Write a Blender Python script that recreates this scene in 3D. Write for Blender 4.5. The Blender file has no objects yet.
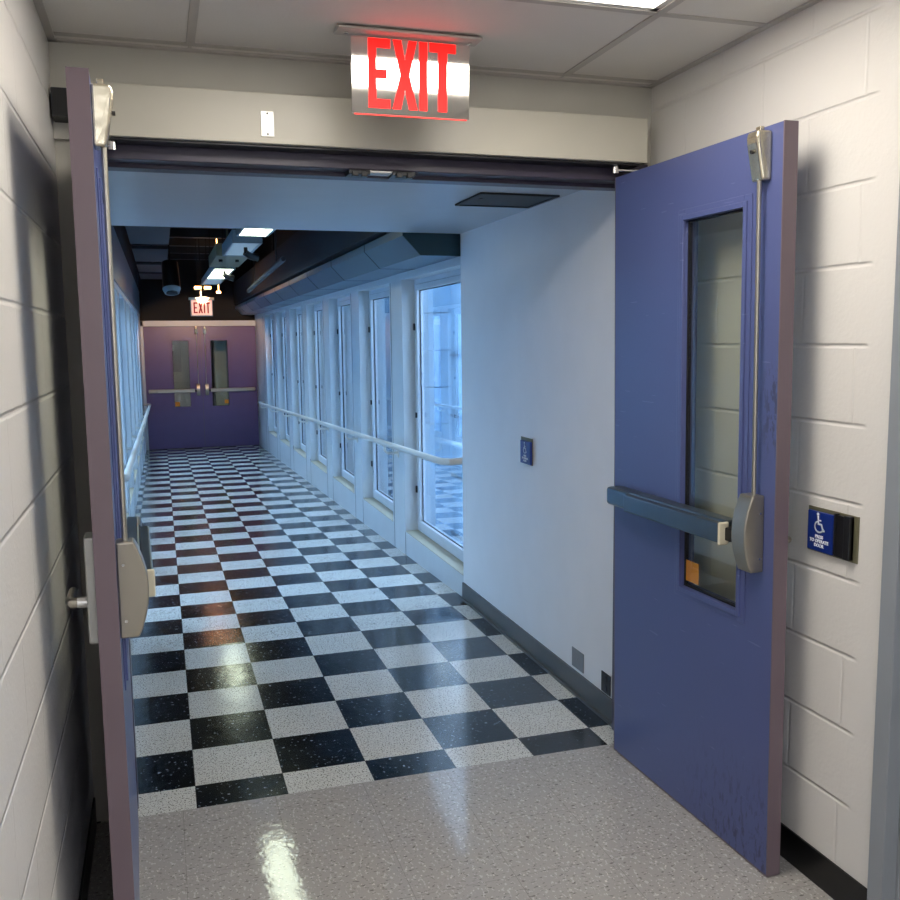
import bpy, bmesh, math, random
from mathutils import Vector, Matrix
random.seed(7)
SC = bpy.context.scene
COL = SC.collection

# ------------------------------------------------------------------ camera
PITCH, YAW, ROLL, FPX = 0.119433, 0.301615, -0.011159, 924.05
CAM = Vector((-0.0492, -3.2244, 1.5539))
cy_, sy_, cp_, sp_ = math.cos(YAW), math.sin(YAW), math.cos(PITCH), math.sin(PITCH)
fw = Vector((sy_*cp_, cy_*cp_, -sp_)); rt = Vector((cy_, -sy_, 0)); up = rt.cross(fw)
cr, sr = math.cos(ROLL), math.sin(ROLL)
r2 = cr*rt + sr*up; u2 = -sr*rt + cr*up
cd = bpy.data.cameras.new('camera'); cam = bpy.data.objects.new('camera', cd); COL.objects.link(cam)
cd.sensor_width = 36; cd.lens = FPX/900*36; cd.clip_start = 0.02; cd.clip_end = 200
cam.matrix_world = Matrix(((r2.x, u2.x, -fw.x, CAM.x), (r2.y, u2.y, -fw.y, CAM.y), (r2.z, u2.z, -fw.z, CAM.z), (0, 0, 0, 1)))
SC.camera = cam

# ------------------------------------------------------------------ world, exposure
SC.view_settings.view_transform = 'Standard'; SC.view_settings.look = 'None'
SC.view_settings.gamma = 1; SC.view_settings.use_curve_mapping = False
SC.view_settings.exposure = 0.75
w = bpy.data.worlds.new('sky'); SC.world = w; w.use_nodes = True
bg = w.node_tree.nodes['Background']
bg.inputs[0].default_value = (0.55, 0.74, 1.0, 1); bg.inputs[1].default_value = 7.2

TROFFER_W = 7.6        # emission of the ceiling lamp lens
BACK_W = 9.0           # lamps further back in the near room
FIX_W = 6.0            # corridor fluorescent lens
WARM_W = 11.0          # warm emergency lamps
SPOT_W = 200.0

# ------------------------------------------------------------------ node helpers
def C(h):
    h = h.lstrip('#'); v = [int(h[i:i+2], 16)/255 for i in (0, 2, 4)]
    return tuple((c/12.92 if c <= 0.04045 else ((c+0.055)/1.055)**2.4) for c in v) + (1,)
class NT:
    def __init__(s, name):
        s.m = bpy.data.materials.new(name); s.m.use_nodes = True; s.t = s.m.node_tree
        s.b = s.t.nodes['Principled BSDF']; s.out = s.t.nodes['Material Output']
        s.tc = s.t.nodes.new('ShaderNodeTexCoord'); s.co = s.tc.outputs['Object']
    def n(s, k, **kw):
        nd = s.t.nodes.new(k)
        for a, v in kw.items(): setattr(nd, a, v)
        return nd
    def l(s, a, b): s.t.links.new(a, b)
    def set(s, nd, i, v):
        if hasattr(v, 'links') or isinstance(v, bpy.types.NodeSocket): s.l(v, nd.inputs[i])
        else: nd.inputs[i].default_value = v
    def m_(s, op, a, b=0.0, c=0.0):
        nd = s.n('ShaderNodeMath', operation=op)
        s.set(nd, 0, a); s.set(nd, 1, b); s.set(nd, 2, c)
        return nd.outputs[0]
    def xyz(s):
        nd = s.n('ShaderNodeSeparateXYZ'); s.l(s.co, nd.inputs[0]); return nd.outputs
    def mix(s, f, a, b):
        nd = s.n('ShaderNodeMix', data_type='RGBA')
        s.set(nd, 0, f); s.set(nd, 6, a); s.set(nd, 7, b); return nd.outputs[2]
    def noise(s, scale, detail=2, co=None, rough=0.5):
        nd = s.n('ShaderNodeTexNoise'); s.l(co or s.co, nd.inputs['Vector'])
        nd.inputs['Scale'].default_value = scale; nd.inputs['Detail'].default_value = detail
        nd.inputs['Roughness'].default_value = rough
        return nd.outputs['Fac']
    def mapco(s, scale, rot=(0, 0, 0)):
        nd = s.n('ShaderNodeMapping'); s.l(s.co, nd.inputs[0]); nd.inputs['Scale'].default_value = scale
        nd.inputs['Rotation'].default_value = rot; return nd.outputs[0]
    def bump(s, h, strength=0.3, dist=0.01, normal=None):
        nd = s.n('ShaderNodeBump'); nd.inputs['Strength'].default_value = strength
        nd.inputs['Distance'].default_value = dist; s.l(h, nd.inputs['Height'])
        if normal: s.l(normal, nd.inputs['Normal'])
        s.l(nd.outputs[0], s.b.inputs['Normal']); return nd.outputs[0]
    def step(s, v, a, b):
        nd = s.n('ShaderNodeMapRange', interpolation_type='SMOOTHSTEP'); s.set(nd, 0, v)
        nd.inputs[1].default_value = a; nd.inputs[2].default_value = b; return nd.outputs[0]

def simple(name, col, rough=0.5, metal=0.0, var=0.04, vs=6, bump=0.0, bs=60, spec=0.5, coat=0.0):
    t = NT(name); c = C(col)
    f = t.noise(vs, 3)
    d = tuple(x*(1-var*2.2) for x in c[:3]) + (1,); e = tuple(min(1, x*(1+var*1.6)) for x in c[:3]) + (1,)
    t.l(t.mix(f, d, e), t.b.inputs['Base Color'])
    t.b.inputs['Roughness'].default_value = rough; t.b.inputs['Metallic'].default_value = metal
    t.b.inputs['Specular IOR Level'].default_value = spec
    t.b.inputs['Coat Weight'].default_value = coat
    if bump: t.bump(t.noise(bs, 3), bump, 0.004)
    return t.m
def emit(name, col, strength):
    t = NT(name); t.b.inputs['Base Color'].default_value = C(col)
    t.b.inputs['Emission Color'].default_value = C(col); t.b.inputs['Emission Strength'].default_value = strength
    t.b.inputs['Roughness'].default_value = 0.6
    return t.m

T = 0.3048
RB, RS = 1.5522, 0.029648            # where the ramp starts, its slope
def fz(y): return -RS*max(0.0, y-RB)

def mat_checker():
    t = NT('checker_vinyl_tile'); x, y, z = t.xyz()
    i = t.m_('FLOOR', t.m_('DIVIDE', x, T)); j = t.m_('FLOOR', t.m_('DIVIDE', y, T))
    par = t.m_('FLOORED_MODULO', t.m_('ADD', i, j), 2.0)
    par = t.m_('GREATER_THAN', par, 0.5)
    # flecks
    co = t.mapco((1, 1, 1))
    f1 = t.noise(150, 2, co); f2 = t.noise(240, 1, t.mapco((1, 0.55, 1), (0, 0, 0.6)))
    big = t.noise(5, 3)
    dark_fleck = t.step(f1, 0.575, 0.64); d2 = t.step(f2, 0.60, 0.68)
    w0 = t.mix(big, C('#c6c5bd'), C('#d8d8d1'))
    w1 = t.mix(dark_fleck, w0, C('#55554f')); w1 = t.mix(d2, w1, C('#7d7b72'))
    k0 = t.mix(big, C('#07090d'), C('#0d1016'))
    fl = t.step(t.noise(62, 2, t.mapco((1, 1, 1), (0, 0, 1.1))), 0.645, 0.70)
    k1 = t.mix(fl, k0, C('#7d848c'))
    col = t.mix(par, w1, k1)
    # seams
    def seam(v):
        f = t.m_('FRACT', t.m_('DIVIDE', v, T)); d = t.m_('MINIMUM', f, t.m_('SUBTRACT', 1.0, f))
        return t.m_('LESS_THAN', d, 0.0045)
    sm = t.m_('MAXIMUM', seam(x), seam(y))
    col = t.mix(t.m_('MULTIPLY', sm, 0.75), col, C('#1b1b1a'))
    t.l(col, t.b.inputs['Base Color'])
    r = t.m_('ADD', 0.10, t.m_('MULTIPLY', t.noise(14, 4), 0.13))
    t.l(r, t.b.inputs['Roughness']); t.b.inputs['Specular IOR Level'].default_value = 0.55
    h = t.m_('ADD', t.m_('MULTIPLY', t.noise(9, 2), 1.0), t.m_('MULTIPLY', t.noise(45, 2), 0.22))
    t.bump(h, 0.16, 0.006)
    return t.m
def mat_beige():
    t = NT('beige_vinyl_tile'); x, y, z = t.xyz()
    big = t.noise(3, 3)
    base = t.mix(big, C('#9f9b96'), C('#a7a39e'))
    a = t.noise(105, 2, t.mapco((1, 0.5, 1), (0, 0, 0.5))); b = t.noise(125, 2, t.mapco((0.5, 1, 1), (0, 0, -0.3)))
    c = t.noise(90, 1, t.mapco((1, 1, 1), (0, 0, 1)))
    col = t.mix(t.step(a, 0.58, 0.66), base, C('#bdbab5')); col = t.mix(t.step(b, 0.60, 0.68), col, C('#74706b'))
    col = t.mix(t.step(c, 0.68, 0.72), col, C('#d2ccc2'))
    def seam(v, o):
        f = t.m_('FRACT', t.m_('DIVIDE', t.m_('SUBTRACT', v, o), T)); d = t.m_('MINIMUM', f, t.m_('SUBTRACT', 1.0, f))
        return t.m_('LESS_THAN', d, 0.003)
    sm = t.m_('MAXIMUM', seam(x, 0.26), seam(y, -0.565))
    col = t.mix(t.m_('MULTIPLY', sm, 0.38), col, C('#4c4740'))
    t.l(col, t.b.inputs['Base Color'])
    t.l(t.m_('ADD', 0.03, t.m_('MULTIPLY', t.noise(20, 3), 0.08)), t.b.inputs['Roughness'])
    h = t.m_('ADD', t.noise(8, 2), t.m_('MULTIPLY', t.noise(70, 2), 0.22))
    t.bump(h, 0.16, 0.005)
    return t.m
def mat_block(name, col, zo, yo, yend):
    """painted concrete block: courses 0.2066 high, running bond, orange-peel paint"""
    t = NT(name); x, y, z = t.xyz(); H = 0.2066; L = 0.42
    q = t.m_('DIVIDE', t.m_('SUBTRACT', z, zo), H); row = t.m_('FLOOR', q); f = t.m_('FRACT', q)
    d = t.m_('MULTIPLY', t.m_('MINIMUM', f, t.m_('SUBTRACT', 1.0, f)), H)
    wob = t.m_('MULTIPLY', t.m_('SUBTRACT', t.noise(18, 2), 0.5), 0.004)
    d = t.m_('ADD', d, wob)
    hj = t.m_('SUBTRACT', 1.0, t.step(d, 0.001, 0.008))
    off = t.m_('MULTIPLY', t.m_('FLOORED_MODULO', row, 2.0), L/2)
    q2 = t.m_('DIVIDE', t.m_('SUBTRACT', t.m_('SUBTRACT', y, yo), off), L); f2 = t.m_('FRACT', q2)
    d2 = t.m_('MULTIPLY', t.m_('MINIMUM', f2, t.m_('SUBTRACT', 1.0, f2)), L)
    vj = t.m_('MULTIPLY', t.m_('SUBTRACT', 1.0, t.step(d2, 0.001, 0.007)), 0.33)
    j = t.m_('MULTIPLY', t.m_('MAXIMUM', hj, vj), t.step(y, yend-0.02, yend+0.02))
    c = C(col); big = t.noise(2.5, 3)
    cc = t.mix(big, tuple(v*0.95 for v in c[:3])+(1,), c)
    t.l(cc, t.b.inputs['Base Color']); t.b.inputs['Roughness'].default_value = 0.42
    t.b.inputs['Specular IOR Level'].default_value = 0.4
    h = t.m_('ADD', t.m_('MULTIPLY', j, -1.0), t.m_('ADD', t.m_('MULTIPLY', t.noise(90, 3), 0.22), t.m_('MULTIPLY', t.noise(22, 3), 0.18)))
    t.bump(h, 0.75, 0.005)
    return t.m
def mat_glass(name, tint='#ffffff', refl=1.0, rough=0.01):
    t = NT(name); t.t.nodes.remove(t.b)
    tr = t.n('ShaderNodeBsdfTransparent'); tr.inputs[0].default_value = C(tint)
    gl = t.n('ShaderNodeBsdfGlossy'); gl.inputs['Roughness'].default_value = rough
    lw = t.n('ShaderNodeLayerWeight'); lw.inputs['Blend'].default_value = 0.5
    f = t.m_('ADD', 0.04, t.m_('MULTIPLY', 0.96, t.m_('POWER', lw.outputs['Facing'], 5.0)))
    f = t.m_('MULTIPLY', f, refl); f = t.m_('MINIMUM', f, 0.9)
    mx = t.n('ShaderNodeMixShader'); t.l(f, mx.inputs[0]); t.l(tr.outputs[0], mx.inputs[1]); t.l(gl.outputs[0], mx.inputs[2])
    t.l(mx.outputs[0], t.out.inputs[0]); return t.m
def mat_door(name, c0):
    t = NT(name); x, y, z = t.xyz(); c = C(c0)
    n = t.noise(3, 3); col = t.mix(n, tuple(v*0.93 for v in c[:3])+(1,), c)
    s = t.noise(55, 4, t.mapco((1, 1, 0.35), (0, 0.5, 0)), 0.7)
    edge = t.m_('MULTIPLY', t.step(x, 0.80, 0.875), t.m_('MULTIPLY', t.step(z, 1.18, 1.3), t.m_('SUBTRACT', 1.0, t.step(z, 1.42, 1.5))))
    col = t.mix(t.m_('MULTIPLY', edge, t.m_('MULTIPLY', t.step(s, 0.50, 0.56), 0.6)), col, C('#2e2c38'))
    low = t.m_('MULTIPLY', t.m_('SUBTRACT', 1.0, t.step(z, 0.03, 0.4)), t.step(x, 0.35, 0.8))
    col = t.mix(t.m_('MULTIPLY', low, t.m_('MULTIPLY', t.step(s, 0.50, 0.62), 0.65)), col, C('#23253a'))
    scr = t.step(t.noise(30, 1, t.mapco((0.3, 1, 3.5), (0, 0.4, 0))), 0.73, 0.76)
    col = t.mix(t.m_('MULTIPLY', scr, 0.25), col, C('#8f93b8'))
    t.l(col, t.b.inputs['Base Color']); t.b.inputs['Roughness'].default_value = 0.34
    t.b.inputs['Specular IOR Level'].default_value = 0.45
    t.bump(t.noise(60, 2), 0.05, 0.003)
    return t.m

M = dict(
    checker=mat_checker(), beige=mat_beige(),
    blockR=mat_block('white_block_paint', '#dddad4', 0.0787, -0.40, -1.28),
    blockL=mat_block('pale_block_paint', '#dddad4', 0.1860, -0.76, -9),
    plaster=simple('white_gypsum_paint', '#ebecec', 0.45, bump=0.04, bs=40, var=0.02),
    vest_ceiling=simple('satin_ceiling_paint', '#b4bac0', 0.30, var=0.03, bump=0.03, bs=8),
    corridor=simple('corridor_panel_paint', '#c6cbcc', 0.38, var=0.03),
    header=simple('header_paint', '#c4c1b6', 0.5, var=0.03, bump=0.03),
    operator=simple('operator_cover_metal', '#c3bfb0', 0.38, var=0.02),
    tile=simple('ceiling_tile', '#dedad2', 0.8, bump=0.12, bs=120, var=0.02),
    grid=simple('ceiling_grid', '#bdb8b0', 0.5),
    frame=simple('mauve_frame_paint', '#3a3446', 0.35), jamb_grey=simple('grey_frame_paint', '#8d9296', 0.4),
    door=mat_door('purple_door_paint', '#515a88'), fardoor=simple('purple_far_door_paint', '#65527c', 0.35, bump=0.03),
    edge=simple('door_edge_paint', '#6e5f66', 0.4), seal=simple('black_seal', '#101012', 0.6),
    steel=simple('satin_steel', '#b5b0a2', 0.30, 0.9, bump=0.05, bs=200), cast=simple('worn_cast_metal', '#cfc6ae', 0.27, 0.9, 0.2, 22, bump=0.5, bs=20),
    case=simple('brushed_case_metal', '#a39d90', 0.36, 0.85, 0.05), chrome=simple('chrome', '#d8d8d6', 0.12, 1.0),
    barmetal=simple('dark_bar_metal', '#5b666c', 0.30, 0.8, 0.08, 12), blackp=simple('black_plastic', '#0e0e10', 0.4),
    cream=simple('cream_plastic', '#cfc8ae', 0.4), galv=simple('pale_trim_metal', '#b9bab6', 0.35, 0.5),
    white=simple('white_rail_paint', '#d8d6cd', 0.28, var=0.02), alu=simple('white_aluminium', '#cdd3d8', 0.32, 0.1),
    gasket=simple('black_gasket', '#15181d', 0.5), base=simple('grey_vinyl_base', '#4b4c4a', 0.35), blackbase=simple('black_vinyl_base', '#0b0b0b', 0.35),
    darkceil=simple('black_ceiling_paint', '#08090b', 0.8), darkpanel=simple('dark_duct_panel', '#33363d', 0.6),
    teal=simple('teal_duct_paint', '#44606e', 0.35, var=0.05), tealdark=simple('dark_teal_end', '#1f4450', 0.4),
    luminaire=simple('grey_luminaire_metal', '#7f8c90', 0.4), tan=simple('tan_box_metal', '#6f6a52', 0.5),
    navy=simple('navy_button_face', '#0d2a78', 0.3), textw=simple('white_lettering', '#e8ecf2', 0.5), olive=simple('brass_grey_plate', '#77745c', 0.4, 0.4),
    orange=simple('orange_sticker', '#f0a028', 0.5), plate=simple('grey_cover_plate', '#7d8183', 0.4), satin_plate=simple('white_metal_plate', '#e4e4de', 0.25, 0.2),
    red=emit('red_lit_letter', '#ff0a05', 1.3), redglow=emit('red_edge_light', '#ff4038', 0.45),
    signbox=emit('lit_sign_face', '#f2b39a', 0.75), signred=emit('red_stencil_letter', '#a01510', 0.25),
    lens=emit('lamp_lens', '#fff8ee', TROFFER_W), lensback=emit('lamp_lens_back', '#f4f6ff', BACK_W), fixlens=emit('corridor_lamp_lens', '#e8f4d8', FIX_W), fixdim=emit('louvre_lens', '#8fa0a4', 0.25),
    warm=emit('warm_bulb', '#ffb060', WARM_W), warmdim=emit('small_warm_bulb', '#ffb870', 10),
    mirror=simple('silvered_acrylic', '#e6e2dc', 0.06, 1.0, 0.0), doorglass=mat_glass('door_glass', '#f2f4ee', 1.7), winglass=mat_glass('window_glass', '#eef5fa', 2.4),
    facade=simple('pale_facade_panel', '#8fb2cc', 0.5, var=0.08, vs=1.5), facade_dark=simple('facade_joint', '#4a6276', 0.5), ground=simple('roof_membrane', '#8c9aa4', 0.9),
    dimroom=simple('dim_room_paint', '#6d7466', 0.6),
)

# ------------------------------------------------------------------ mesh helpers (world coordinates unless a parent is rotated)
def wloc(o):
    v = Vector((0, 0, 0))
    while o: v = v + o.location; o = o.parent
    return v
def obj(name, bm, mat, parent=None, local=False, smooth=False, bevel=0.0, seg=2):
    me = bpy.data.meshes.new(name)
    if parent is not None and not local:
        bmesh.ops.translate(bm, verts=bm.verts, vec=-wloc(parent))
    bmesh.ops.recalc_face_normals(bm, faces=bm.faces)
    bm.to_mesh(me); bm.free()
    me.materials.append(M[mat] if isinstance(mat, str) else mat)
    o = bpy.data.objects.new(name, me); COL.objects.link(o)
    if parent is not None: o.parent = parent
    if smooth:
        for p in me.polygons: p.use_smooth = True
        me.set_sharp_from_angle(angle=math.radians(35))
    if bevel:
        b = o.modifiers.new('bevel', 'BEVEL'); b.width = bevel; b.segments = seg; b.limit_method = 'ANGLE'
    return o
def thing(name, label, cat, loc=(0, 0, 0), rz=0.0, group=None, kind=None):
    o = bpy.data.objects.new(name, None); COL.objects.link(o); o.location = loc; o.rotation_euler = (0, 0, rz)
    o.empty_display_size = 0.05
    tag(o, label, cat, group, kind); return o
def tag(o, label, cat, group=None, kind=None):
    if label: o['label'] = label
    if cat: o['category'] = cat
    if group: o['group'] = group
    if kind: o['kind'] = kind
    return o
def struct(name, bm, mat, label=None, **k):
    o = obj(name, bm, mat, **k); o['kind'] = 'structure'
    if label: o['label'] = label
    return o
def box(bm, a, b):
    x0, y0, z0 = a; x1, y1, z1 = b
    vs = [bm.verts.new(p) for p in ((x0,y0,z0),(x1,y0,z0),(x1,y1,z0),(x0,y1,z0),(x0,y0,z1),(x1,y0,z1),(x1,y1,z1),(x0,y1,z1))]
    for f in ((0,3,2,1),(4,5,6,7),(0,1,5,4),(1,2,6,5),(2,3,7,6),(3,0,4,7)): bm.faces.new([vs[i] for i in f])
    return bm
def B(*ab):
    bm = bmesh.new()
    for a, b in ab: box(bm, a, b)
    return bm
def prism(bm, pts, axis, a, b):
    """extrude the 2-D outline pts along axis from a to b"""
    def P(p, t):
        return {'x': (t, p[0], p[1]), 'y': (p[0], t, p[1]), 'z': (p[0], p[1], t)}[axis]
    A = [bm.verts.new(P(p, a)) for p in pts]; Bv = [bm.verts.new(P(p, b)) for p in pts]
    n = len(pts); bm.faces.new(A[::-1]); bm.faces.new(Bv)
    for i in range(n): bm.faces.new((A[i], A[(i+1) % n], Bv[(i+1) % n], Bv[i]))
    return bm
def tube(bm, pts, r, n=12, cap=True):
    pts = [Vector(p) for p in pts]; rings = []
    for i, p in enumerate(pts):
        d = (pts[min(i+1, len(pts)-1)] - pts[max(i-1, 0)]).normalized()
        ref = Vector((0, 0, 1)) if abs(d.z) < 0.9 else Vector((1, 0, 0))
        a = d.cross(ref).normalized(); b = d.cross(a)
        rr = r[i] if isinstance(r, (list, tuple)) else r
        rings.append([bm.verts.new(p + rr*(math.cos(t)*a + math.sin(t)*b)) for t in [2*math.pi*k/n for k in range(n)]])
    for i in range(len(rings)-1):
        for k in range(n): bm.faces.new((rings[i][k], rings[i][(k+1) % n], rings[i+1][(k+1) % n], rings[i+1][k]))
    if cap: bm.faces.new(rings[0][::-1]); bm.faces.new(rings[-1])
    return bm
def wall_x(x0, x1, y0, y1, z0, z1, holes):
    """wall slab normal to X with rectangular holes (ya,yb,za,zb), holes sorted in y"""
    bm = bmesh.new(); y = y0
    for ya, yb, za, zb in holes:
        if ya > y: box(bm, (x0, y, z0), (x1, ya, z1))
        box(bm, (x0, ya, z0), (x1, yb, za)); box(bm, (x0, ya, zb), (x1, yb, z1)); y = yb
    if y < y1: box(bm, (x0, y, z0), (x1, y1, z1))
    return bm

# ================================================================== SETTING
WY = -0.17                 # face of the wall with the door opening
CH = 2.44                  # near ceiling height
LX, RX = -0.32, 1.67       # near room side walls
VR, CR, CL = 1.634, 1.65, -0.36
VY = 1.94                  # the vestibule ends here
FY = 14.25                 # far doors
VC = 2.155                 # vestibule ceiling

struct('floor', B(((LX-0.1, -6.2, -0.06), (RX+0.6, -0.163, 0))), 'beige', 'beige speckled vinyl tile floor in the foreground')
bm = bmesh.new()
prism(bm, [(-0.163, 0), (RB, 0), (FY+3, fz(FY+3)), (FY+3, fz(FY+3)-0.08), (-0.163, -0.08)], 'x', CL-0.2, CR+0.3)
struct('floor', bm, 'checker', 'black and white checkered vinyl tile floor of the corridor')
# near room
struct('wall_left', B(((LX-0.2, -6.2, 0), (LX, WY+0.2, CH+0.1))), 'blockL', 'white painted block wall left of the open door')
struct('wall_right', B(((RX, -1.375, 0), (RX+0.2, WY+0.2, CH+0.1))), 'blockR', 'white painted block wall behind the right door')
struct('wall_right', B(((RX, -6.2, 0), (RX+0.2, -2.42, CH+0.1)), ((RX, -2.42, 2.16), (RX+0.2, -1.375, CH+0.1))), 'blockR')
struct('wall_back', B(((LX-0.2, -6.3, 0), (RX+0.2, -6.1, CH+0.1))), 'plaster')
OPL, OPR, OPT = -0.205, 1.603, 2.118
struct('wall_front', B(((LX, WY, OPT+0.04), (RX, WY+0.17, CH+0.1)), ((LX, WY+0.02, 0), (OPL-0.04, WY+0.17, OPT+0.04)), ((OPR+0.03, WY+0.02, 0), (RX, WY+0.17, OPT+0.04))), 'header', 'painted wall above the open double doorway')
# frame around the opening
bm = bmesh.new()
box(bm, (OPL-0.05, WY-0.012, OPT-0.012), (OPR+0.05, WY+0.06, OPT+0.05))
box(bm, (OPL-0.05, WY+0.06, OPT-0.025), (OPR+0.05, WY+0.13, OPT+0.05))
box(bm, (OPL-0.05, WY-0.012, 0), (OPL, WY+0.13, OPT)); box(bm, (OPR, WY-0.012, 0), (OPR+0.05, WY+0.13, OPT))
box(bm, (OPL, WY+0.06, 0), (OPL+0.018, WY+0.12, OPT))
struct('trim_1', bm, 'frame', 'dark mauve steel frame of the open doorway', bevel=0.003)
# ceiling tiles + grid
tx = [LX, 0.08-0.0, 1.307, RX]; ty = [WY-0.0]; y = -0.23
TY = [WY, -0.235, -0.845, -1.455, -2.065, -2.675, -3.285, -3.895, -4.505, -5.115, -5.725, -6.1]
LAMPS = [(1, 2, 'lens'), (1, 6, 'lensback'), (1, 9, 'lensback')]
bm = bmesh.new()
for i in range(3):
    for j in range(len(TY)-1):
        if any(a == i and b == j for a, b, _ in LAMPS): continue
        box(bm, (tx[i]+0.006, TY[j+1]+0.006, CH), (tx[i+1]-0.006, TY[j]-0.006, CH+0.02))
struct('ceiling', bm, 'tile', 'suspended ceiling of off-white tiles')
struct('ceiling', B(((LX-0.2, -6.3, CH+0.16), (RX+0.2, WY+0.17, CH+0.25))), 'darkceil')
bm = bmesh.new(); g = 0.0125
for x in tx[1:3]: box(bm, (x-g, -6.1, CH-0.004), (x+g, -0.235, CH+0.012))
for y in TY[1:-1]:
    box(bm, (LX, y-g, CH-0.003), (RX, y+g, CH+0.011))
box(bm, (LX, -6.1, CH-0.006), (LX+0.022, WY, CH+0.004)); box(bm, (RX-0.022, -6.1, CH-0.006), (RX, WY, CH+0.004))
box(bm, (LX, WY-0.022, CH-0.006), (RX, WY, CH+0.004))
struct('trim_2', bm, 'grid', 'grey metal grid of the suspended ceiling')
# lamps of the suspended ceiling
for k, (i, j, mm) in enumerate(LAMPS):
    x0, x1, y0, y1 = tx[i]+0.012, tx[i+1]-0.012, TY[j+1]+0.012, TY[j]-0.012
    lab = ['recessed ceiling light with bright lens nearest the doorway', 'recessed ceiling light in the middle of the room behind the viewer', 'recessed ceiling light furthest from the doorway'][k]
    t = thing('ceiling_light', lab, 'ceiling light', ((x0+x1)/2, (y0+y1)/2, CH), group='recessed ceiling lights')
    obj('housing', B(((x0, y0, CH+0.10), (x1, y1, CH+0.11)), ((x0, y0, CH+0.0), (x0+0.02, y1, CH+0.1)), ((x1-0.02, y0, CH), (x1, y1, CH+0.1)), ((x0, y0, CH), (x1, y0+0.02, CH+0.1)), ((x0, y1-0.02, CH), (x1, y1, CH+0.1))), 'satin_plate', t)
    obj('lens', B(((x0+0.021, y0+0.021, CH+0.012), (x1-0.021, y1-0.021, CH+0.018))), mm, t)
# bases
struct('baseboard_right', B(((RX-0.006, -1.37, 0), (RX, WY-0.012, 0.1))), 'blackbase', 'black vinyl base under the block wall behind the right door')
struct('baseboard_left', B(((LX, -6.1, 0), (LX+0.006, WY-0.012, 0.1))), 'blackbase')
# grey frame and door at the right edge
bm = B(((RX-0.012, -1.43, 0), (RX+0.16, -1.378, 2.16)), ((RX-0.012, -2.42, 0), (RX+0.16, -2.37, 2.16)), ((RX-0.012, -2.37, 2.11), (RX+0.16, -1.43, 2.16)),
       ((RX+0.03, -1.44, 0), (RX+0.06, -1.425, 2.11)))
struct('trim_3', bm, 'jamb_grey', 'grey steel door frame at the right edge of the photo', bevel=0.002)
dr = thing('door_5', 'closed grey door in the side wall at the right edge', 'door', (RX+0.06, -2.37, 0), kind='structure')
obj('slab', B(((RX+0.06, -2.365, 0.01), (RX+0.105, -1.43, 2.105))), 'jamb_grey', dr)
tube_b = tube(bmesh.new(), [(RX+0.06, -2.28, 1.0), (RX+0.01, -2.28, 1.0), (RX+0.01, -2.17, 1.0)], 0.01)
obj('handle', tube_b, 'steel', dr)
# vestibule
struct('wall_right', B(((VR, WY+0.17, -0.05), (VR+0.03+0.2, VY, VC+0.3))), 'plaster', 'smooth white wall just beyond the doorway on the right')
struct('wall_left', B(((CL-0.25, WY+0.17, -0.05), (CL+0.03, VY, VC+0.3))), 'plaster')
struct('ceiling', B(((CL-0.2, WY+0.13, VC), (CR+0.2, VY, VC+0.12))), 'vest_ceiling', 'low smooth ceiling just beyond the doorway')
struct('baseboard_right', B(((VR-0.010, WY+0.13, 0), (VR, VY+0.0, 0.1)), ((VR-0.022, WY+0.13, 0), (VR, VY+0.0, 0.012))), 'base', 'dark grey vinyl base along the smooth right wall')
struct('baseboard_left', B(((CL+0.03, WY+0.17, 0), (CL+0.037, VY, 0.1))), 'base')
# corridor walls with seven window openings a side
WINS = [(3.38-1.15+1.53*k, 3.38+1.53*k) for k in range(7)]
WINS[0] = (1.96, 3.38)
WT = 1.985
def sill(y): return 0.128 if y < 4 else 0.128 - (y-4)*0.0125
holes = [(a, b, sill(a), WT) for a, b in WINS]
struct('wall_right', wall_x(CR, CR+0.14, VY, FY, -0.55, 2.45, holes), 'corridor', 'white corridor wall of tall windows on the right')
struct('wall_left', wall_x(CL-0.14, CL, VY, FY, -0.55, 2.45, holes), 'corridor', 'white corridor wall of tall windows on the left')
# sill ledges and panel joints
for side, X, s in (('right', CR, 1), ('left', CL, -1)):
    bm = bmesh.new()
    for a, b in WINS:
        z = sill(a)
        xs = sorted((X-0.002*s, X+0.10*s)); box(bm, (xs[0], a+0.001, z-0.002), (xs[1], b-0.001, z+0.003))
    struct('trim_4' if s > 0 else 'trim_5', bm, simple('ledge_paint', '#a9a38e', 0.5), 'cream ledges below the corridor windows on the %s' % side)
    bm = bmesh.new()
    for a, b in WINS:
        for yy in (b+0.34, b-0.0):
            xs = sorted((X-0.0015*s, X+0.002*s)); box(bm, (xs[0], yy-0.003, fz(yy)), (xs[1], yy+0.003, 0.12 if yy == b else 1.98))
    struct('trim_6' if s > 0 else 'trim_7', bm, 'gasket', 'thin dark joints between the wall panels on the %s' % side)
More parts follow.
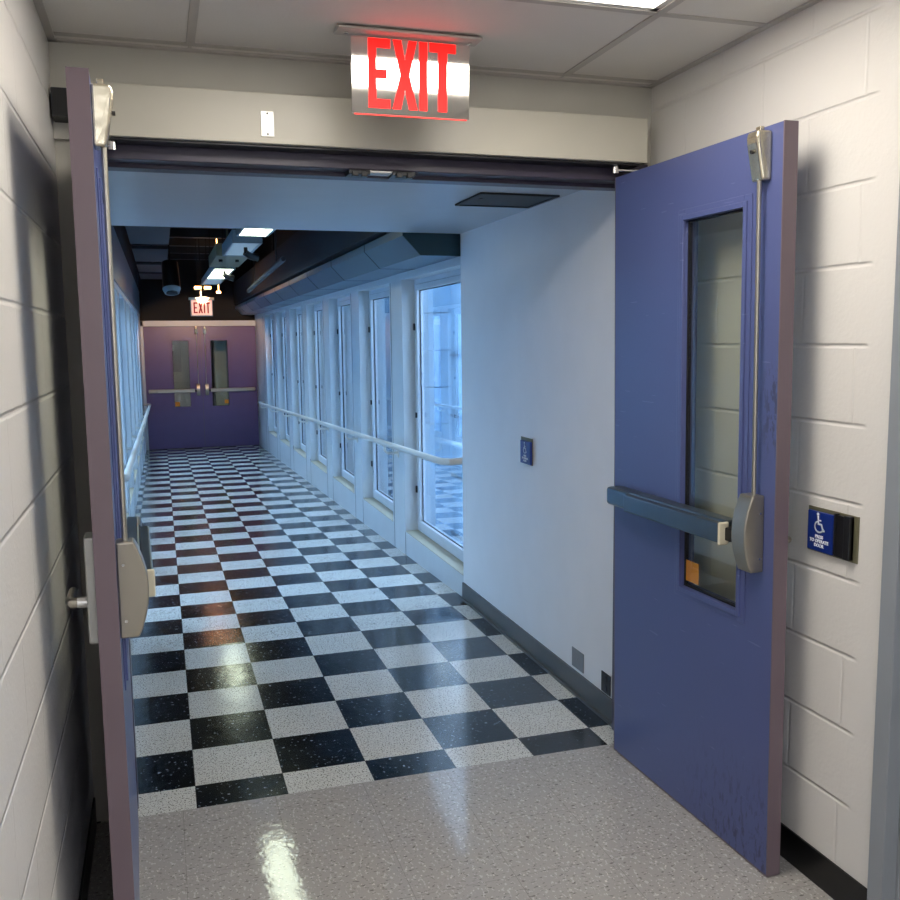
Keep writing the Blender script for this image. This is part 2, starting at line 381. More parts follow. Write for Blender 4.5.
# windows
struct('shade_strip', B(((CL, VY, 2.03), (CL+0.012, FY-0.06, 2.45))), 'teal', 'added teal strip painting the shade above the left hand windows')  # added strip: its teal stands in for shade along the wall top
wn = 0
def window(X, s, a, b, near_label):
    global wn; wn += 1
    z0, z1 = sill(a)+0.004, WT
    t = thing('window_%d' % wn, near_label, 'window', (X, (a+b)/2, z0), kind='structure')
    def xb(d0, d1): return sorted((X+d0*s, X+d1*s))
    def fr(d0, d1, m0, m1, mat, nm, bev=0.0):
        x0, x1 = xb(d0, d1); bm = bmesh.new()
        box(bm, (x0, a+m0, z0+m0), (x1, a+m1, z1-m0)); box(bm, (x0, b-m1, z0+m0), (x1, b-m0, z1-m0))
        box(bm, (x0, a+m1, z0+m0), (x1, b-m1, z0+m1)); box(bm, (x0, a+m1, z1-m1), (x1, b-m1, z1-m0))
        return obj(nm, bm, mat, t, bevel=bev)
    f = fr(0.095, 0.14, 0.0, 0.035, 'alu', 'window_frame', 0.003)
    fr(0.10, 0.104, 0.034, 0.040, 'gasket', 'frame_joint')
    fr(0.09, 0.135, 0.038, 0.078, 'alu', 'sash', 0.003)
    fr(0.112, 0.1175, 0.078, 0.084, 'gasket', 'gasket')
    x0, x1 = xb(0.118, 0.124)
    obj('pane', B(((x0, a+0.08, z0+0.08), (x1, b-0.08, z1-0.08))), 'winglass', t)
    x0, x1 = xb(0.078, 0.09)
    obj('latch', B(((x0, b-0.055, 0.98), (x1, b-0.035, 1.02))), 'gasket', t, bevel=0.003)
    for zz in (0.42, 1.62): obj('hinge', B(((x0, b-0.03, zz), (x1, b-0.015, zz+0.05))), 'gasket', t)
    return t
ordn = ['nearest', 'second', 'third', 'fourth', 'fifth', 'sixth', 'furthest']
for k, (a, b) in enumerate(WINS):
    window(CR, 1, a, b, 'tall white framed window on the right of the corridor, %s from the viewer' % ordn[k])
for k, (a, b) in enumerate(WINS):
    window(CL, -1, a, b, 'tall white framed window on the left of the corridor, %s from the viewer' % ordn[k])
# upper part of the corridor: black open ceiling above
struct('wall_right', B(((CR, VY, 2.45), (CR+0.14, FY, 3.3))), 'darkceil'); struct('wall_left', B(((CL-0.14, VY, 2.30), (CL+0.004, FY, 3.3))), 'darkceil')
struct('ceiling', B(((CL-0.2, VY-0.1, 3.2), (CR+0.2, FY+0.2, 3.3))), 'darkceil', 'black open ceiling of the corridor')
struct('wall_front', B(((CL-0.1, VY-0.12, VC+0.02), (CR+0.1, VY-0.002, 3.3))), 'darkceil')
struct('ceiling', B(((CL-0.25, WY+0.17, VC+0.3), (CR+0.2, VY, VC+0.36))), 'darkceil')
# far wall, its frame and the dim room behind the far doors' glass
FL, FR_, FT = -0.315, 1.655, 1.838
zf_ = fz(FY)
struct('wall_far', B(((CL-0.1, FY-0.02, 1.93), (CR+0.1, FY+0.15, 3.3))), 'darkceil', 'black painted wall above the far doors')
bm = B(((CL, FY-0.06, zf_), (FL, FY+0.1, 1.93)), ((FR_, FY-0.06, zf_), (CR+0.0, FY+0.1, 1.93)), ((CL, FY-0.06, FT), (CR, FY+0.1, 1.935)))
box(bm, (FR_-0.005, FY-0.36, zf_), (CR+0.001, FY-0.28, 2.0))
struct('trim_8', bm, 'corridor', 'white steel frame around the far double doors', bevel=0.004)
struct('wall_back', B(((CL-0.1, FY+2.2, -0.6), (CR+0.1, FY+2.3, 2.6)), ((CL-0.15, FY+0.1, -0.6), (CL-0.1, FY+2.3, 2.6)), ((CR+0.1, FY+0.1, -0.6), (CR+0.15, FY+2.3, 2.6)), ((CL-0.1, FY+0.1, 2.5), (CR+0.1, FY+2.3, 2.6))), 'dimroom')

# ================================================================== DOOR LEAVES
def leaf(name, label, loc, rz, m, W, H, win, mat_face, hardware_dark, near=True):
    """hinge at the origin, leaf along +x, push side at y=0 facing m"""
    t = thing(name, label, 'door', loc, rz, kind='structure')
    th = 0.044
    def Y(a, b): return sorted((m*a, m*b))
    def bx(bm, s0, s1, z0, z1, d0, d1):
        y0, y1 = Y(d0, d1); box(bm, (s0, y0, z0), (s1, y1, z1)); return bm
    s0, s1, z0, z1 = win
    bm = bmesh.new(); e = 0.004
    bx(bm, e, W-e, 0.008, z0, -th+e, 0); bx(bm, e, W-e, z1, H, -th+e, 0); bx(bm, e, s0, z0, z1, -th+e, 0); bx(bm, s1, W-e, z0, z1, -th+e, 0)
    obj('slab', bm, mat_face, t, local=True)
    bm = bmesh.new(); bx(bm, W-e, W, 0.006, H+0.001, -th, 0.0005); bx(bm, 0, e, 0.006, H+0.001, -th, 0.0005); bx(bm, 0, W, 0.004, 0.008, -th, 0)
    obj('door_edge', bm, 'edge', t, local=True)
    # glazing stop around the glass, both faces
    bm = bmesh.new(); g = 0.018
    for d0, d1 in ((0.0, 0.006), (-th-0.004, -th+0.008)):
        for gg, dd0, dd1 in ((0.034, d0, d1*0.6 if d1 > 0 else d1), (0.016, d0, d1*1.5 if d1 > 0 else d1)):
            bx(bm, s0-gg, s0, z0-gg, z1+gg, dd0, dd1); bx(bm, s1, s1+gg, z0-gg, z1+gg, dd0, dd1)
            bx(bm, s0, s1, z0-gg, z0, dd0, dd1); bx(bm, s0, s1, z1, z1+gg, dd0, dd1)
    obj('window_frame', bm, mat_face, t, local=True, bevel=0.002)
    bm = bmesh.new()
    k = 0.006
    bx(bm, s0, s0+k, z0, z1, -0.022, -0.010); bx(bm, s1-k, s1, z0, z1, -0.022, -0.010); bx(bm, s0, s1, z0, z0+k, -0.022, -0.010); bx(bm, s0, s1, z1-k, z1, -0.022, -0.010)
    obj('gasket', bm, 'seal', t, local=True)
    bm = bmesh.new(); bx(bm, s0+k, s1-k, z0+k, z1-k, -0.018, -0.013)
    obj('pane', bm, 'doorglass', t, local=True)
    # push bar: rail on the door, pad in front, end cap
    o_ = W-0.895
    zb = 0.958 if near else 1.02
    p = obj('push_bar', bx(bmesh.new(), 0.05, 0.740+o_, zb, zb+0.066, 0.0, 0.050), 'barmetal' if near else 'steel', t, local=True, bevel=0.006)
    obj('bar_pad', bx(bmesh.new(), 0.20, 0.744+o_, zb+0.003, zb+0.062, 0.050, 0.078), 'barmetal' if near else 'steel', p, local=True, bevel=0.005)
    obj('end_cap', bx(bmesh.new(), 0.744+o_, 0.753+o_, zb-0.001, zb+0.066, 0.046, 0.081), 'cream', p, local=True, bevel=0.006)
    obj('bar_arm', bx(bmesh.new(), 0.740+o_, 0.80+o_, zb+0.012, zb+0.050, 0.0, 0.060), 'blackp', p, local=True, bevel=0.003)
    obj('hinge_bracket', bx(bmesh.new(), 0.040, 0.20, zb+0.001, zb+0.065, 0.001, 0.058), 'barmetal' if near else 'steel', p, local=True, bevel=0.012, seg=3)
    # centre case with a bowed front
    zc0, zc1 = (0.893, 1.112) if near else (0.96, 1.17)
    def prof(bm, za, zb2, fn, sa, sb, n=12, sl=0.0):
        pts = [(0.0, za)] + [(fn(i/n), za+(zb2-za)*i/n) for i in range(n+1)] + [(0.0, zb2)]
        A = [bm.verts.new((sa + (sl if d > 0.02 else 0), m*d, z)) for d, z in pts]; Bq = [bm.verts.new((sb - (sl if d > 0.02 else 0), m*d, z)) for d, z in pts]
        q = len(pts); bm.faces.new(A); bm.faces.new(Bq[::-1])
        for i in range(q): bm.faces.new((A[i], A[(i+1) % q], Bq[(i+1) % q], Bq[i]))
        return bm
    bm = prof(bmesh.new(), zc0, zc1, lambda u: 0.032+0.034*math.sin(math.pi*min(1, max(0, 0.06+u*0.90)))**0.8, 0.788+o_, 0.848+o_)
    cs = obj('latch_case', bm, 'case', t, local=True, bevel=0.004, seg=2)
    for zz in (zc0+0.04, zc1-0.05):
        bm = tube(bmesh.new(), [(0.846+o_, m*0.014, zz), (0.8505+o_, m*0.014, zz)], 0.0035, 8)
        obj('screw', bm, 'chrome', cs, local=True)
    # top latch with hollowed casting, strike tab
    zt = H-0.143 if near else H-0.14
    bm = prof(bmesh.new(), zt, H-0.014, lambda u: 0.026+0.019*min(1, u*1.25)-0.004*(u > 0.95), 0.789+o_, 0.848+o_, 8, 0.006)
    tl = obj('top_latch', bm, 'cast', t, local=True, bevel=0.006, seg=3)
    obj('latch_bolt', bx(bmesh.new(), 0.810+o_, 0.830+o_, H-0.02, H-0.001, 0.012, 0.026), 'cast', tl, local=True, bevel=0.002)
    bm = tube(bmesh.new(), [(0.818+o_, m*0.040, zt+0.075), (0.818+o_, m*0.047, zt+0.075)], 0.005, 8); obj('screw', bm, 'seal', tl, local=True)
    bm = tube(bmesh.new(), [(0.826+o_, m*0.020, zc1-0.005), (0.822+o_, m*0.020, zt+0.01)], 0.0062, 10)
    obj('latch_rod', bm, 'steel', t, local=True, smooth=True)
    if near:
        # pull side: escutcheon plate and lever
        pl = obj('trim_plate', bx(bmesh.new(), 0.785, 0.862, 0.885, 1.127, -th-0.022, -th), 'galv', t, local=True, bevel=0.004)
        bm = tube(bmesh.new(), [(0.825, -m*(th+0.021), 0.974), (0.825, -m*(th+0.044), 0.974)], 0.0145, 16); obj('lever_hub', bm, 'chrome', pl, local=True, smooth=True)
        bm = tube(bmesh.new(), [(0.825, -m*(th+0.043), 0.974), (0.825, -m*(th+0.054), 0.974), (0.81, -m*(th+0.058), 0.974), (0.72, -m*(th+0.058), 0.974)], [0.012, 0.012, 0.012, 0.011], 12)
        obj('lever', bm, 'steel', pl, local=True, smooth=True)
        # hinges
        for zz in (0.25, 1.05, 1.85):
            bm = tube(bmesh.new(), [(-0.004, -m*(th+0.003), zz), (-0.004, -m*(th+0.003), zz+0.11)], 0.007, 8)
            obj('hinge', bm, 'steel', t, local=True)
    # sticker on the glass
    a_ = (0.447, 0.515) if near else ((s0+0.01, s0+0.075) if m < 0 else (s0+0.012, s0+0.077))
    return t, bx, m

DH = 2.11
a_r = math.atan2(-0.892, 0.026)
door_l, bxl, _ = leaf('door_1', 'purple door standing open on the left, seen edge-on against the block wall', (-0.185, -0.213, 0), math.atan2(-0.936, 0.024), 1, 0.918, DH, (0.45, 0.725, 0.765, 1.908), 'door', True)
door_r, bxr, mr = leaf('door_2', 'purple door standing open on the right with a tall glass panel', (1.525, -0.213, 0), a_r, -1, 0.895, DH, (0.441, 0.737, 0.752, 1.910), 'door', True)
door_r.rotation_euler = (math.radians(0.5), 0, a_r)
obj('sticker', bxr(bmesh.new(), 0.444, 0.516, 0.770, 0.838, -0.015, -0.0135), 'orange', door_r, local=True)
FW = 0.982
HB = FT - zf_
fd1, bx1, _ = leaf('door_3', 'closed purple door at the far end of the corridor, left leaf', (FL+0.003, FY-0.0, zf_), 0, -1, FW, HB-0.004, (0.478, 0.765, 0.76, 1.955), 'fardoor', False, near=False)
fd2, bx2, _ = leaf('door_4', 'closed purple door at the far end of the corridor, right leaf', (FR_-0.003, FY-0.0, zf_), math.pi, 1, FW, HB-0.004, (0.515, 0.815, 0.76, 1.955), 'fardoor', False, near=False)
obj('sticker', bx1(bmesh.new(), 0.49, 0.57, 0.77, 0.85, -0.015, -0.013), 'orange', fd1, local=True)
obj('sticker', bx2(bmesh.new(), 0.53, 0.60, 0.80, 0.87, -0.015, -0.013), 'orange', fd2, local=True)
# papers and things seen through the far glass
nb = thing('notice_board', 'dark notice board with white papers behind the far left door glass', 'notice board', (0.05, FY+2.18, 1.2))
obj('board', B(((-0.15, FY+2.17, 0.95), (0.36, FY+2.195, 1.62))), 'darkpanel', nb)
obj('paper', B(((0.10, FY+2.165, 1.38), (0.22, FY+2.17, 1.50))), 'textw', nb)
obj('paper', B(((0.08, FY+2.165, 1.12), (0.18, FY+2.17, 1.25))), 'textw', nb)
cu = thing('column', 'pale green column seen through the far right door glass', 'column', (1.05, FY+1.2, zf_))
obj('shaft', B(((0.96, FY+1.1, fz(FY+1.2)), (1.18, FY+1.3, 2.5))), simple('pale_green_paint', '#a8b08e', 0.6), cu)
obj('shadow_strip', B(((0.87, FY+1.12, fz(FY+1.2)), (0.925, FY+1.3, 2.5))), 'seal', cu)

# ================================================================== THINGS OF THE NEAR ROOM
# operator cover above the door
op = thing('door_operator', 'long cream metal cover of the automatic door operator above the doorway', 'door operator', (0.7, WY, 2.23))
obj('cover', B(((-0.205, -0.27, 2.155), (1.603, WY, 2.305))), 'operator', op, bevel=0.003)
obj('end_housing', B(((LX+0.006, -0.255, 2.205), (-0.208, WY, 2.285))), 'blackp', op)
obj('underside_track', B(((-0.16, -0.255, 2.148), (1.58, -0.19, 2.1545))), 'blackp', op)
mp = tag(obj('cover_plate', B(((0.277, -0.2735, 2.175), (0.317, -0.2705, 2.25))), 'satin_plate', bevel=0.001), 'small blank white metal plate screwed on the operator cover', 'metal plate')
for zz in (2.182, 2.243):
    obj('screw', tube(bmesh.new(), [(0.297, -0.2735, zz), (0.297, -0.2755, zz)], 0.003, 8), 'seal', mp)
for x0, sg, lab in ((1.50, 1, 'chrome operator arm at the right end above the right door'), (-0.155, -1, 'chrome operator arm at the left end above the left door')):
    t = thing('operator_arm', lab, 'operator arm', (x0, -0.22, 2.14), group='arms of the door operator')
    obj('pivot', tube(bmesh.new(), [(x0, -0.225, 2.122), (x0, -0.225, 2.147)], 0.014, 14), 'chrome', t, smooth=True)
    xa = sorted((x0, x0+sg*0.10 if sg > 0 else x0-0.045))
    obj('arm', B(((xa[0], -0.237, 2.128), (xa[1], -0.213, 2.138))), 'chrome', t, bevel=0.003)
st = thing('door_strike', 'pair of black latch strikes under the head of the doorway', 'door strike', (0.675, -0.14, 2.11))
obj('strike_plate', B(((0.585, -0.175, 2.098), (0.76, -0.12, 2.1055))), 'galv', st, bevel=0.001)
for a, b in ((0.563, 0.634), (0.71, 0.786)):
    s_ = obj('strike', B(((a, -0.19, 2.090), (b, -0.115, 2.1045)), ((a+0.01, -0.197, 2.083), (a+0.03, -0.175, 2.10)), ((b-0.03, -0.197, 2.083), (b-0.01, -0.175, 2.10))), 'blackp', st, bevel=0.002)

# --- exit sign with big red letters on a silvered acrylic panel
def letter_polys(ch):
    if ch == 'E': return [[(0,0),(.62,0),(.62,.13),(.22,.13),(.22,.43),(.52,.43),(.52,.56),(.22,.56),(.22,.87),(.62,.87),(.62,1),(0,1)]]
    if ch == 'X': return [[(0,0),(.24,0),(.36,.30),(.48,0),(.72,0),(.49,.5),(.70,1),(.47,1),(.36,.71),(.25,1),(.02,1),(.23,.5)]]
    if ch == 'I': return [[(0,0),(.22,0),(.22,1),(0,1)]]
    if ch == 'T': return [[(.22,0),(.44,0),(.44,.87),(.66,.87),(.66,1),(0,1),(0,.87),(.22,.87)]]
def letter(ch, x0, x1, z0, z1, y0, y1):
    bm = bmesh.new()
    for poly in letter_polys(ch):
        wmax = max(p[0] for p in poly)
        prism(bm, [(x0+(x1-x0)*p[0]/wmax, z0+(z1-z0)*p[1]) for p in poly], 'y', y0, y1)
    return bm
ex = thing('exit_sign', 'red lettered EXIT sign on a clear edge-lit panel hanging from the near ceiling', 'exit sign', (0.70, -0.5, CH))
obj('canopy', B(((0.47, -0.545, CH-0.014), (0.90, -0.475, CH-0.006))), 'grid', ex, bevel=0.003)
PT = CH-0.017
def tilt(bm):                                   # the panel hangs a little out of plumb
    return bm.transform(Matrix.Translation((0, -0.5, PT)) @ Matrix.Rotation(math.radians(2.6), 4, 'X') @ Matrix.Translation((0, 0.5, -PT))) or bm
obj('panel', tilt(B(((0.514, -0.503, 2.208), (0.873, -0.497, PT)))), 'mirror', ex, bevel=0.002)
obj('glow_edge', tilt(B(((0.522, -0.503, 2.2055), (0.865, -0.497, 2.2077)))), 'redglow', ex)
for ch, x0, x1 in (('E', 0.564, 0.629), ('X', 0.636, 0.711), ('I', 0.717, 0.741), ('T', 0.748, 0.829)):
    obj('letter', tilt(letter(ch, x0, x1, 2.226, 2.418, -0.5050, -0.5032)), 'red', ex)
for xx in (0.50, 0.872):
    obj('screw', tube(bmesh.new(), [(xx, -0.51, CH-0.018), (xx, -0.51, CH-0.013)], 0.006, 10), 'chrome', ex)

# --- push buttons with the wheelchair sign
def stroke(bm, pts, wd, y0, y1):
    for (ax, az), (bx_, bz) in zip(pts[:-1], pts[1:]):
        d = Vector((bx_-ax, bz-az)); d.normalize(); n = Vector((-d.y, d.x))*wd/2; e = d*wd*0.35
        prism(bm, [(ax-e.x+n.x, az-e.y+n.y), (ax-e.x-n.x, az-e.y-n.y), (bx_+e.x-n.x, bz+e.y-n.y), (bx_+e.x+n.x, bz+e.y+n.y)], 'z', y0, y1)
def text_bm(s, size, cx, cy, z, depth=0.0006):
    cu_ = bpy.data.curves.new('t', 'FONT'); cu_.body = s; cu_.size = size; cu_.align_x = 'CENTER'; cu_.extrude = depth; cu_.offset = 0.0002
    o = bpy.data.objects.new('t', cu_); COL.objects.link(o); bpy.context.view_layer.update()
    me = bpy.data.meshes.new_from_object(o.evaluated_get(bpy.context.evaluated_depsgraph_get()))
    bm = bmesh.new(); bm.from_mesh(me); bpy.data.objects.remove(o); bpy.data.curves.remove(cu_); bpy.data.meshes.remove(me)
    bmesh.ops.translate(bm, verts=bm.verts, vec=(cx, cy, z)); return bm
ONW = Matrix(((0, 0, -1), (-1, 0, 0), (0, 1, 0)))      # local x -> -Y, y -> up, z -> -X
def wallmesh(bm, X, Yc, Zc):
    bm.transform(Matrix.Translation((X, Yc, Zc)) @ ONW.to_4x4()); return bm
def sign_graphics(parent, X, Yc, Zc, w_, h_):
    bm = bmesh.new(); k = h_/0.115
    t0, t1 = 0.0002, 0.0012
    pts = [(0.018*k*math.cos(a)-0.001, 0.010*k+0.016*k*math.sin(a)) for a in [math.radians(q) for q in range(110, 345, 18)]]
    stroke(bm, pts, 0.0045*k, t0, t1)
    stroke(bm, [(-0.006*k, 0.040*k), (-0.004*k, 0.018*k), (0.009*k, 0.018*k), (0.016*k, 0.000*k), (0.021*k, 0.001*k)], 0.0050*k, t0, t1)
    stroke(bm, [(-0.005*k, 0.029*k), (0.006*k, 0.029*k)], 0.004*k, t0, t1)
    prism(bm, [(-0.007*k+0.0048*k*math.cos(a), 0.047*k+0.0048*k*math.sin(a)) for a in [2*math.pi*i/12 for i in range(12)]], 'z', t0, t1)
    obj('wheelchair_symbol', wallmesh(bm, X, Yc, Zc), 'textw', parent)
    for s, yy in (('PRESS', -0.024), ('TO OPERATE', -0.037), ('DOOR', -0.050)):
        obj('lettering', wallmesh(text_bm(s, 0.0135*k, 0, yy*k, 0.0005), X, Yc, Zc), 'textw', parent)
b1 = thing('push_button', 'navy wheelchair door button with black holder on the block wall behind the right door', 'door button', (RX, -1.18, 1.02))
obj('back_plate', B(((RX-0.004, -1.283, 0.957), (RX, -1.088, 1.082))), 'olive', b1, bevel=0.001)
obj('button_face', B(((RX-0.018, -1.203, 0.963), (RX-0.008, -1.102, 1.073))), 'navy', b1, bevel=0.003)
obj('button_stem', B(((RX-0.008, -1.19, 0.975), (RX-0.004, -1.112, 1.06))), 'blackp', b1)
bm = B(((RX-0.014, -1.268, 0.963), (RX-0.004, -1.206, 1.076)), ((RX-0.018, -1.214, 0.967), (RX-0.004, -1.206, 1.080)), ((RX-0.020, -1.268, 0.963), (RX-0.004, -1.246, 1.080)))
obj('holder', bm, 'blackp', b1, bevel=0.002)
sign_graphics(b1, RX-0.0182, -1.152, 1.023, 0.10, 0.108)
b2 = thing('push_button', 'small navy wheelchair door button on the smooth wall beyond the doorway', 'door button', (VR, 0.915, 1.0))
obj('back_plate', B(((VR-0.004, 0.85, 0.945), (VR, 0.995, 1.075))), 'olive', b2, bevel=0.001)
obj('button_face', B(((VR-0.020, 0.838, 0.950), (VR-0.008, 0.965, 1.062))), 'navy', b2, bevel=0.003)
obj('button_stem', B(((VR-0.008, 0.86, 0.96), (VR-0.004, 0.955, 1.05))), 'blackp', b2)
sign_graphics(b2, VR-0.0202, 0.902, 1.008, 0.12, 0.108)
# blank plate and outlet low on the smooth wall
cpz = tag(obj('cover_plate', B(((VR-0.005, 0.275, 0.115), (VR, 0.392, 0.200))), 'plate', bevel=0.002), 'grey blank metal cover plate low on the smooth wall', 'cover plate')
obj('screw', tube(bmesh.new(), [(VR-0.007, 0.333, 0.158), (VR-0.005, 0.333, 0.158)], 0.003, 8), 'chrome', cpz)
ot = thing('wall_outlet', 'black power outlet low on the smooth wall beside the right door hinge', 'outlet', (VR, 0.065, 0.15))
obj('plate', B(((VR-0.005, 0.025, 0.105), (VR, 0.105, 0.19))), 'blackp', ot, bevel=0.002)
for zz in (0.128, 0.167):
    obj('socket', tube(bmesh.new(), [(VR-0.008, 0.065, zz), (VR-0.004, 0.065, zz)], 0.014, 16), 'darkpanel', ot, bevel=0.001)
# access hatch in the low ceiling
ha = thing('access_hatch', 'dark framed grey access hatch in the low ceiling beyond the doorway', 'hatch', (1.42, 0.64, VC))
x0, x1, y0, y1 = 1.245, 1.60, 0.47, 0.82; q = 0.014
obj('frame', B(((x0, y0, VC-0.008), (x1, y0+q, VC)), ((x0, y1-q, VC-0.008), (x1, y1, VC)), ((x0, y0+q, VC-0.008), (x0+q, y1-q, VC)), ((x1-q, y0+q, VC-0.008), (x1, y1-q, VC))), 'seal', ha)
obj('hatch_panel', B(((x0+q, y0+q, VC-0.004), (x1-q, y1-q, VC-0.001))), 'darkpanel', ha)
obj('latch', tube(bmesh.new(), [(1.30, 0.62, VC-0.006), (1.30, 0.62, VC-0.003)], 0.010, 10), 'blackp', ha)

# ================================================================== CORRIDOR THINGS
def handrail(X, Xw, y0, y1, s, label, ybr):
    t = thing('handrail', label, 'handrail', (X, y0, fz(y0)))
    H = 0.835; pts = [(Xw, y0-0.05 if s > 0 else y0, fz(y0)+H+0.01), (X+s*0.035, y0-0.035 if s > 0 else y0, fz(y0)+H+0.005), (X, y0+0.05, fz(y0+0.05)+H)]
    pts += [(X, y, fz(y)+H) for y in (y0+1, (y0+y1)/2, y1-0.2)]
    pts += [(X, y1-0.06, fz(y1)+H), (X+s*0.02, y1-0.01, fz(y1)+H), (Xw, y1, fz(y1)+H)]
    obj('rail', tube(bmesh.new(), pts, 0.021, 14), 'white', t, smooth=True)
    for y in ybr:
        z = fz(y)+H
        bm = tube(bmesh.new(), [(X, y, z-0.015), (X, y, z-0.055), (X+s*0.02, y, z-0.075), (Xw-s*0.02, y, z-0.078), (Xw, y, z-0.07)], 0.011, 10)
        br = obj('bracket', bm, 'white', t, smooth=True)
        obj('flange', B((tuple(min(a, b) for a, b in zip((Xw, y-0.03, z-0.11), (Xw-s*0.008, y+0.03, z-0.03))), tuple(max(a, b) for a, b in zip((Xw, y-0.03, z-0.11), (Xw-s*0.008, y+0.03, z-0.03))))), 'white', br, bevel=0.002)
    return t
ybr = [3.38+0.19+1.53*k for k in range(7)]
handrail(1.545, CR, 2.03, 13.1, 1, 'white tubular handrail along the right window wall', ybr)
handrail(-0.255, CL, 2.03, 13.8, -1, 'white tubular handrail along the left wall of the corridor', ybr)

# duct cornice along the top of the right window wall
dz = 0.0
du = thing('duct_casing', 'long teal chamfered duct casing above the right hand windows', 'duct', (1.47, 1.96, 2.03))
sec = [(1.404, 2.033), (1.648, 2.033), (1.648, 2.19), (1.299, 2.19), (1.299, 2.143)]
obj('casing', prism(bmesh.new(), sec, 'y', 1.972, 14.1), 'teal', du)
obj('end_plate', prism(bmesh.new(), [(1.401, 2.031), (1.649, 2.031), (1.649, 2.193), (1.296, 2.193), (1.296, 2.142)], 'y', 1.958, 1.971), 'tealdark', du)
for k in range(9):
    y = 3.0+k*1.27
    obj('joint', prism(bmesh.new(), [(1.4025, 2.0315), (1.6485, 2.0315), (1.6485, 2.036), (1.4045, 2.036), (1.301, 2.145), (1.301, 2.19), (1.297, 2.19), (1.297, 2.142)], 'y', y-0.005, y+0.005), 'gasket', du)
up_ = thing('upper_duct', 'upper duct running above the teal casing, shade painted in its colour', 'duct', (1.35, 2.1, 2.55))
obj('casing', B(((1.27, 1.97, 2.215), (1.64, 14.1, 2.60))), simple('shaded_teal_duct', '#080d10', 0.7), up_)  # near-black colour stands in for the shade above the chamfer
for yy in (3.2, 6.0, 9.0, 12.0): obj('hanger', B(((1.4, yy, 2.60), (1.42, yy+0.03, 3.2))), 'darkceil', up_)

# luminaires hanging in a row
def luminaire(y0, y1, z0, z1, lit, label, panels):
    x0, x1 = 0.515, 0.742
    t = thing('hanging_luminaire', label, 'ceiling light', ((x0+x1)/2, (y0+y1)/2, z0), group='luminaires hanging in the corridor')
    obj('housing', B(((x0, y0, z0+0.012), (x1, y1, z1)), ((x0, y0, z0), (x0+0.018, y1, z0+0.012)), ((x1-0.018, y0, z0), (x1, y1, z0+0.012)), ((x0, y0, z0), (x1, y0+0.03, z0+0.012)), ((x0, y1-0.03, z0), (x1, y1, z0+0.012))), 'luminaire', t, bevel=0.003)
    for a, b, mm in panels: obj('lens', B(((x0+0.02, a, z0+0.004), (x1-0.02, b, z0+0.011))), mm, t)
    for yy in (y0+0.15, y1-0.15): obj('hanger', tube(bmesh.new(), [(0.63, yy, z1), (0.63, yy, 3.2)], 0.006, 6), 'darkceil', t)
luminaire(2.55, 3.72, 2.305, 2.38, True, 'bright luminaire hanging nearest the doorway', [(2.59, 3.68, 'fixlens')])
luminaire(4.10, 5.25, 2.298, 2.398, False, 'unlit grey louvred luminaire, second from the doorway', [(4.14, 5.2, 'fixdim')])
luminaire(6.72, 9.5, 2.298, 2.37, True, 'half lit luminaire hanging furthest along the corridor', [(6.8, 8.3, 'fixlens'), (8.35, 9.4, 'fixdim')])
tb = tag(obj('junction_box', B(((0.47, 5.35, 2.312), (0.765, 6.65, 2.42)), ((0.6, 5.9, 2.42), (0.62, 5.92, 3.2))), 'tan', bevel=0.004), 'tan metal box hanging between two corridor luminaires', 'box')
for xx in (0.53, 0.68): obj('knob', tube(bmesh.new(), [(xx, 5.75, 2.315), (xx, 5.75, 2.29)], 0.018, 10), 'blackp', tb)
for yy, lab in ((4.45, 'black spot lamp hanging below the unlit louvred luminaire'), (7.0, 'black spot lamp hanging below the half lit luminaire')):
    t = thing('spot_lamp', lab, 'spot lamp', (0.66, yy, 2.29), group='black spot lamps under the luminaires')
    obj('stem', tube(bmesh.new(), [(0.645, yy, 2.30), (0.645, yy, 2.25)], 0.015, 10), 'blackp', t, smooth=True)
    obj('head', tube(bmesh.new(), [(0.64, yy, 2.26), (0.68, yy+0.02, 2.235), (0.74, yy+0.04, 2.225)], [0.026, 0.028, 0.033], 12), 'blackp', t, smooth=True)
# warm emergency lamps before the exit sign
for xx, lab in ((0.503, 'left one of two glowing warm lamps above the far exit sign'), (0.637, 'right one of two glowing warm lamps above the far exit sign')):
    t = thing('warm_lamp', lab, 'lamp', (xx, 10.4, 2.31), group='warm lamps above the far exit sign')
    obj('lamp_head', B(((xx-0.055, 10.40, 2.285), (xx+0.055, 10.55, 2.335))), 'blackp', t, bevel=0.01)
    obj('bulb', B(((xx-0.048, 10.385, 2.290), (xx+0.048, 10.40, 2.330))), 'warm', t, bevel=0.008)
    obj('arm', tube(bmesh.new(), [(xx, 10.5, 2.335), (xx, 10.5, 3.2)], 0.007, 6), 'darkceil', t)
sl = bpy.data.lights.new('warm_spot', 'SPOT'); sl.energy = SPOT_W; sl.color = (1, 0.62, 0.38); sl.spot_size = math.radians(58); sl.spot_blend = 0.25; sl.shadow_soft_size = 0.05
so = bpy.data.objects.new('warm_spot', sl); COL.objects.link(so); so.location = (0.57, 10.62, 2.27)
so.rotation_euler = (Vector((0.67, 14.25, 0.55)) - Vector(so.location)).to_track_quat('-Z', 'Y').to_euler()
dl = tag(obj('small_lamp', B(((0.77, 10.6, 2.245), (0.83, 10.66, 2.275)), ((0.795, 10.62, 2.27), (0.805, 10.63, 3.2))), 'warmdim', bevel=0.008), 'tiny warm lamp at the end of the corridor pipe', 'lamp')
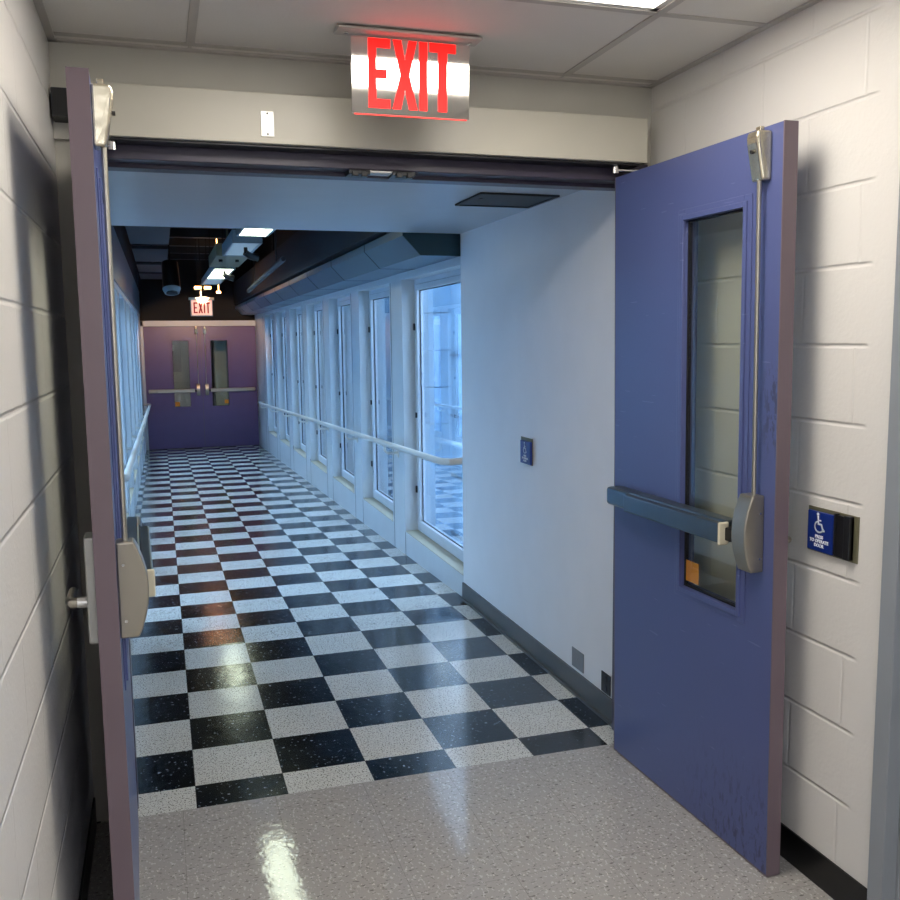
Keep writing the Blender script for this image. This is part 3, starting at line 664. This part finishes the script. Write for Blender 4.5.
# pipe along the ceiling
pp = tag(obj('ribbed_pipe', tube(B(((0.995, 5.4, 2.25), (1.005, 5.41, 3.2)), ((0.995, 7.4, 2.19), (1.005, 7.41, 3.2))), [(1.0, y, 2.25-0.03*(y-5)) for y in [4.9+0.045*k for k in range(74)]], [0.026 if k % 2 else 0.020 for k in range(74)], 10), 'darkpanel', smooth=True), 'thin ribbed pipe slanting under the black ceiling', 'pipe')
pp.name = 'ribbed_pipe'
# far exit sign
e2 = thing('exit_sign', 'small lit box EXIT sign hanging before the far purple doors', 'exit sign', (0.55, 10.7, 2.05))
obj('housing', B(((0.405, 10.72, 1.925), (0.712, 10.80, 2.172)), ((0.385, 10.70, 2.155), (0.735, 10.82, 2.19))), 'cream', e2, bevel=0.003)
obj('hanger', B(((0.55, 10.76, 2.19), (0.565, 10.775, 3.2))), 'darkceil', e2)
obj('sign_face', B(((0.42, 10.712, 1.938), (0.70, 10.719, 2.148))), 'signbox', e2)
for ch, x0, x1 in (('E', 0.445, 0.50), ('X', 0.512, 0.575), ('I', 0.588, 0.606), ('T', 0.618, 0.675)):
    obj('letter', letter(ch, x0, x1, 1.965, 2.12, 10.706, 10.711), 'signred', e2)
# round black speaker / spot on the left
sp = thing('ceiling_spot', 'round black ceiling spot with a pale rim left of the luminaires', 'spot lamp', (0.13, 9.0, 2.3))
obj('body', tube(bmesh.new(), [(0.12, 9.15, 2.55), (0.13, 9.03, 2.22)], [0.10, 0.11], 18), 'blackp', sp, smooth=True)
obj('rim', tube(bmesh.new(), [(0.13, 9.03, 2.222), (0.132, 9.01, 2.165)], [0.112, 0.09], 18), 'luminaire', sp, smooth=True)
obj('face', tube(bmesh.new(), [(0.132, 8.998, 2.19), (0.132, 8.99, 2.16)], [0.07, 0.07], 18), 'blackp', sp, smooth=True)
obj('hanger', tube(bmesh.new(), [(0.12, 9.15, 2.55), (0.12, 9.15, 3.2)], 0.01, 6), 'darkceil', sp)
# dark panels hung under the black ceiling, left
for k, (y0, y1) in enumerate(((5.6, 7.6), (8.1, 9.9), (10.4, 11.8), (12.2, 13.5))):
    t = tag(obj('ceiling_panel', B(((-0.30, y0, 2.62), (0.10, y1, 2.65)), ((-0.1, (y0+y1)/2, 2.65), (-0.08, (y0+y1)/2+0.02, 3.2))), 'darkpanel'), 'dark grey panel hung at left under the black ceiling, %s from the doorway' % ['first', 'second', 'third', 'last'][k], 'panel', 'dark panels under the corridor ceiling')
bm = bmesh.new()
for k in range(10): box(bm, (CL+0.01, 3.0+k*1.15, 2.95), (1.10, 3.1+k*1.15, 3.2))
struct('trim_9', bm, simple('black_joist', '#15171b', 0.6), 'black joists under the corridor ceiling')

# ================================================================== OUTSIDE THE WINDOWS
for sgn, X0, lab in ((1, 4.1, 'pale panelled building outside the right hand windows'), (-1, -3.4, 'pale panelled building outside the left hand windows')):
    t = thing('building', lab, 'building', (X0, 9, -3))
    xs = sorted((X0, X0+sgn*0.5))
    obj('wall', B(((xs[0], -3, -3), (xs[1], 46, 2.7)),), 'facade', t)
    for k in range(16):
        y = -2+k*3.0; bm = bmesh.new()
        for q in range(11):
            xa = sorted((X0-sgn*0.35, X0)); box(bm, (xa[0], y, -3+q*0.55), (xa[1], y+0.8, -3+q*0.55+0.535))
        obj('pier', bm, 'facade', t)
    bm = bmesh.new()
    for q in range(4):
        xa = sorted((X0-sgn*0.03, X0)); box(bm, (xa[0], -3, -1.4+q*0.9), (xa[1], 46, -1.36+q*0.9))
    obj('string_course', bm, 'facade_dark', t)
struct('ground', B(((-9, -3, -3.1), (-0.6, 46, -3)), ((1.95, -3, -3.1), (9, 46, -3))), 'ground')
